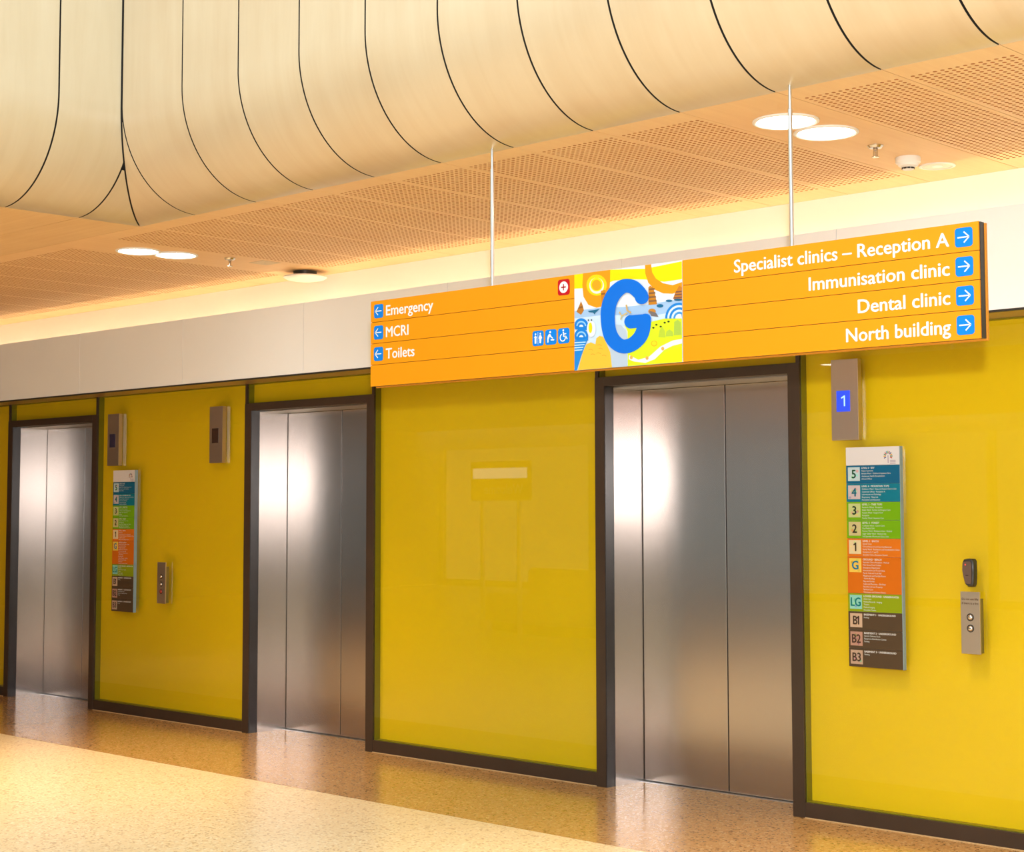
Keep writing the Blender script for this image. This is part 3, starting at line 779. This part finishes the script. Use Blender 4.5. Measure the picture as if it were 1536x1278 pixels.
# ------------------------------------------------------------------ lift indicators and call plates
def indicator(x0, x1, z0, z1, screen, digit=None):
    d = empty('lift_indicator', (x0, 0, z0)); w = x1-x0; h = z1-z0
    box('indicator_case', 0, w, -0.030, 0.002, 0, h, MAT['steel_small'], d, bev=0.0015)
    sx0, sx1 = w*0.20, w*0.70; sz0, sz1 = h*0.352, h*0.612
    s = box('indicator_screen', sx0, sx1, -0.0315, -0.029, sz0, sz1, screen, d)
    if digit:
        text('screen_digit', digit, (sx0+sx1)/2, sz0+0.026, 0.052, -0.0322, MAT['screen_text'], s, bold=0.0, align='C')
    return d
o = indicator(-4.412, -4.262, 1.829, 2.219, MAT['screen_blue'], '1')
tag(o, 'steel lift indicator with a lit blue screen showing 1', 'lift indicator', 'lift indicators')
o = indicator(-10.774, -10.622, 1.829, 2.216, MAT['screen_navy'])
tag(o, 'leftmost steel lift indicator, dim bluish screen, above the far directory', 'lift indicator', 'lift indicators')
o = indicator(-9.485, -9.335, 1.823, 2.216, MAT['screen_off'])
tag(o, 'steel lift indicator with a dark brown screen left of the middle lift', 'lift indicator', 'lift indicators')

def call_plate(x0, z0, w, h, btns, words=True):
    d = empty('call_plate', (x0, 0, z0))
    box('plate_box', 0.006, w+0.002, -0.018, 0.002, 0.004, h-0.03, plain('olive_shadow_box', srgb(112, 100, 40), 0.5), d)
    p = box('steel_plate', 0, w, -0.028, -0.018, 0, h, MAT['steel_small'], d, bev=0.001)
    for fz, kind in btns:
        m = {'s': MAT['chrome'], 'r': MAT['red']}[kind]
        b = lathe('call_button', [(0.0001, 0.010), (0.006, 0.0095), (0.011, 0.007), (0.0135, 0.003), (0.0135, 0.0)], (w*0.5, -0.028, h*fz), m, d, axis='y', seg=24)
        lathe('button_ring', [(0.0175, 0.0), (0.0175, 0.0015), (0.014, 0.002), (0.014, 0.0)], (0, 0, 0), MAT['black'], b, axis='y', seg=24, caps=False)
    if words:
        ink = flat(104, 72, 48)
        text('engraving', 'Do not use lifts', w/2, h-0.037, 0.0095, -0.0285, ink, p, bold=0.01, align='C', width=w*0.86)
        text('engraving', 'if there is a fire', w/2, h-0.056, 0.0095, -0.0285, ink, p, bold=0.01, align='C', width=w*0.86)
    return d
o = call_plate(-3.745, 0.846, 0.094, 0.278, [(0.59, 's'), (0.41, 's')])
tag(o, 'steel lift call plate with two round buttons, right of the near directory', 'call panel', 'lift call plates')
o = call_plate(-10.101, 0.830, 0.100, 0.294, [(0.655, 's'), (0.47, 's'), (0.29, 'r')], words=False)
tag(o, 'steel lift call plate with two silver buttons and a red one, far panel', 'call panel', 'lift call plates')

# hooked card reader above the near call plate
rd = empty('card_reader', (-3.704, 0, 1.21)); tag(rd, 'small dark rounded card reader above the near call plate', 'card reader')
def reader_outline(s):
    pts = [(-0.029, 0.045), (-0.022, 0.060), (0.0, 0.064), (0.022, 0.062), (0.029, 0.052), (0.030, 0.0), (0.027, -0.052), (0.020, -0.063), (-0.004, -0.063), (-0.015, -0.053), (-0.024, -0.020), (-0.030, 0.015)]
    return [(x*s, z*s) for x, z in pts]
bm = bm_new(); rings = []
for s, y in ((1.0, 0.0), (1.0, -0.022), (0.93, -0.030), (0.80, -0.033)):
    rings.append([bm.verts.new((x, y, z)) for x, z in reader_outline(s)])
for a, b in zip(rings, rings[1:]):
    for k in range(12): bm.faces.new((a[k], a[(k+1) % 12], b[(k+1) % 12], b[k]))
bm.faces.new(rings[0]); bm.faces.new(rings[-1])
fin('reader_body', bm, MAT['black'], rd, smooth=True)
pf = plate('reader_face', [(x*0.76-0.003, z*0.8) for x, z in reader_outline(1.0)], -0.0345, 0.001, MAT['grey_plastic'], rd)
plate('status_light', ell(-0.010, 0.036, 0.0035, 0.004, 10), -0.0352, 0.0005, MAT['red_led'], pf)
plate('reader_mark', stroke([(-0.010, -0.012), (0.004, -0.012)], 0.002), -0.0352, 0.0005, flat(60, 44, 40), pf)

# ------------------------------------------------------------------ ceiling fittings
def downlight(x, y, label, group='round downlights in pairs'):
    d = empty('downlight', (x, y, ZC)); tag(d, label, 'light', group)
    lathe('lamp_ring', [(0.114, -0.0005), (0.131, -0.0005), (0.131, -0.006), (0.121, -0.009), (0.114, -0.006)], (0, 0, 0), MAT['plastic'], d, seg=48, caps=False)
    lathe('lamp_diffuser', [(0.0002, -0.003), (0.115, -0.003), (0.115, 0.003), (0.0002, 0.003)], (0, 0, 0), MAT['lamp'], d, seg=48)
    return d
dl = downlight(-3.657, -1.493, 'lit round downlight behind the right suspension rod, the left of its pair')
dl2 = copy_tree(dl); dl2.location = (-3.651, -1.217, ZC); dl2['label'] = 'lit round downlight of the near pair, next to the sprinkler'
dl3 = copy_tree(dl); dl3.location = (-8.268, -1.430, ZC); dl3['label'] = 'leftmost lit round downlight near the ceiling corner'
dl4 = copy_tree(dl); dl4.location = (-8.237, -1.187, ZC); dl4['label'] = 'lit round downlight of the far pair, nearer the lift wall'

def sprinkler(x, y, label):
    d = empty('sprinkler', (x, y, ZC)); tag(d, label, 'sprinkler', 'ceiling sprinklers')
    lathe('escutcheon', [(0.008, 0), (0.034, 0), (0.034, -0.003), (0.026, -0.012), (0.010, -0.014)], (0, 0, 0), MAT['chrome'], d, seg=28, caps=False)
    lathe('sprinkler_body', [(0.008, -0.010), (0.008, -0.022), (0.004, -0.024), (0.004, -0.046), (0.006, -0.048)], (0, 0, 0), MAT['chrome'], d, seg=14)
    bm = bm_new()
    for s in (-1, 1): add_box(bm, s*0.009-0.0015, s*0.009+0.0015, -0.0015, 0.0015, -0.046, -0.014)
    fin('yoke', bm, MAT['chrome'], d)
    lathe('deflector', [(0.0002, -0.048), (0.016, -0.048), (0.016, -0.051), (0.0002, -0.051)], (0, 0, 0), MAT['chrome'], d, seg=18)
    return d
s1 = sprinkler(-3.640, -0.860, 'chrome sprinkler head between the near downlights and the smoke detector')
s2 = copy_tree(s1); s2.location = (-8.114, -0.881, ZC); s2['label'] = 'small chrome sprinkler head beside the far pair of downlights'

sm = empty('smoke_detector', (-3.664, -0.555, ZC)); tag(sm, 'white round smoke detector with dark vents beside the near sprinkler', 'smoke detector')
lathe('detector_base', [(0.052, 0), (0.054, -0.004), (0.054, -0.024), (0.048, -0.030), (0.020, -0.030)], (0, 0, 0), MAT['plastic'], sm)
lathe('detector_head', [(0.046, -0.028), (0.042, -0.038), (0.028, -0.046), (0.026, -0.046)], (0, 0, 0), MAT['plastic'], sm)
for k in range(10):
    a = 2*PI*k/10
    v = box('detector_vent', -0.006, 0.006, -0.0015, 0.0015, -0.008, 0.0, MAT['black'], sm)
    v.location = (0.026*math.sin(a), -0.026*math.cos(a), -0.045); v.rotation_euler = (0, 0, a)
lathe('detector_cap', [(0.0002, -0.055), (0.022, -0.055), (0.027, -0.052), (0.027, -0.0525)], (0, 0, 0), MAT['plastic'], sm)
sp = empty('ceiling_speaker', (-3.662, -0.308, ZC)); tag(sp, 'flush round white cover plate on the ceiling beyond the smoke detector', 'speaker')
lathe('speaker_rim', [(0.070, -0.0002), (0.080, -0.0002), (0.080, -0.004), (0.072, -0.006), (0.066, -0.005)], (0, 0, 0), MAT['plastic'], sp, caps=False)
lathe('speaker_grille', [(0.0002, -0.003), (0.066, -0.003), (0.066, -0.0002)], (0, 0, 0), plain('grille_white', (0.7, 0.66, 0.6, 1), 0.6), sp)
lathe('speaker_centre', [(0.0002, -0.0045), (0.024, -0.0045), (0.024, -0.002)], (0, 0, 0), MAT['plastic'], sp)
ap = empty('wireless_access_point', (-8.235, -0.20, ZC)); tag(ap, 'white domed disc with a dark base on the ceiling above the fascia', 'ceiling device')
lathe('mounting_base', [(0.075, 0), (0.075, -0.026), (0.060, -0.030)], (0, 0, 0), MAT['black'], ap)
lathe('dome_cover', [(0.090, -0.026), (0.135, -0.032), (0.140, -0.040), (0.120, -0.052), (0.080, -0.060), (0.030, -0.063), (0.0002, -0.064)], (0, 0, 0), MAT['plastic'], ap)
hp_ = empty('ceiling_plate', (-8.11, -0.62, ZC)); tag(hp_, 'thin square cream cover plate on the ceiling between sprinkler and white dome', 'cover plate')
box('cover', -0.07, 0.07, -0.07, 0.07, -0.003, -0.0003, flat(240, 214, 176), hp_, bev=0.001)
lathe('cover_screw', [(0.0002, -0.005), (0.006, -0.005), (0.006, -0.003)], (0, 0, 0), MAT['chrome'], hp_, seg=12)

# unseen downlights: corner pair read off the floor pool, the rest added for light
OUT = ['nearest the corner', 'second from the corner', 'over the near floor', 'far over the near floor', 'farther left', 'far left by the windows', 'at the far end']
for k, (x, y) in enumerate([(-9.0, -2.75), (-9.0, -3.05), (-9.6, -5.2), (-9.6, -8.0), (-13.0, -2.9), (-13.0, -6.0), (-17.0, -4.0)]):
    c = copy_tree(dl); c.location = (x, y, ZC)
    c['label'] = 'lit round unseen downlight in the plain soffit, ' + OUT[k]; c['group'] = 'unseen soffit downlights'
def beam(x, y, z, power, ang, name='downlight_beam'):
    l = bpy.data.lights.new(name, 'SPOT'); l.energy = power; l.color = WARM; l.spot_size = math.radians(ang); l.spot_blend = 0.9; l.shadow_soft_size = 0.1
    o = bpy.data.objects.new(name, l); COL.objects.link(o); o.location = (x, y, z); return o
for (x, y) in [(-9.0, -2.75), (-8.268, -1.43), (-3.657, -1.493), (-9.6, -5.2), (-13.0, -2.9)]:  # spots under seen and unseen downlights, added to warm the floor
    beam(x, y, ZC-0.03, SPOT_W, 95)

# seen only as faint reflections in the yellow glass: a lit welcome board on posts and a low curved bench
wb = empty('welcome_board', (-13.5, -7.0, 0)); tag(wb, 'free-standing welcome board on two posts, reflected in the widest yellow panel', 'sign')
box('board', -0.48, 0.48, -0.02, 0.02, 1.60, 2.06, flat(206, 170, 120), wb, bev=0.004)
box('lit_strip', -0.44, 0.44, 0.02, 0.024, 1.86, 1.98, emit('lit_strip', (0.9, 0.95, 1.0), 2.0), wb)
for xx in (-0.3, 0.3): box('post', xx-0.02, xx+0.02, -0.02, 0.02, 0.0, 1.60, MAT['alu'], wb)
me = text_mesh('Welcome', 0.02)
xm = sum(v.co.x for v in me.vertices)/len(me.vertices)
for v in me.vertices: v.co = (-(v.co.x-xm)*0.16, 0.0225+v.co.z, 1.68+v.co.y*0.16)
link('lettering', me, WHT, wb)
bn = empty('curved_bench', (-13.3, -7.9, 0)); tag(bn, 'low pale curved bench behind the photographer, reflected in the yellow glass', 'bench')
def arc_block(name, r0, r1, z0, z1, mat, b=0.02):
    bm = bm_new(); n = 24; rows = []
    for k in range(n+1):
        a = PI*(0.12+0.76*k/n); c, s_ = math.cos(a), math.sin(a)
        rows.append([bm.verts.new((r*c*1.4, r*s_*0.55-0.3, z)) for r, z in ((r0, z0), (r1, z0), (r1, z1-b), (r1-b, z1), (r0+b, z1), (r0, z1-b))])
    for p, q in zip(rows, rows[1:]):
        for k in range(6): bm.faces.new((p[k], p[(k+1) % 6], q[(k+1) % 6], q[k]))
    bm.faces.new(rows[0]); bm.faces.new(rows[-1])
    return fin(name, bm, mat, bn, smooth=True)
arc_block('seat', 0.55, 1.1, 0.12, 0.46, flat(220, 206, 186), 0.06)
arc_block('backrest', 0.45, 0.60, 0.30, 0.78, flat(226, 214, 196), 0.05)
arc_block('plinth', 0.60, 1.02, 0.0, 0.12, MAT['bronze'])
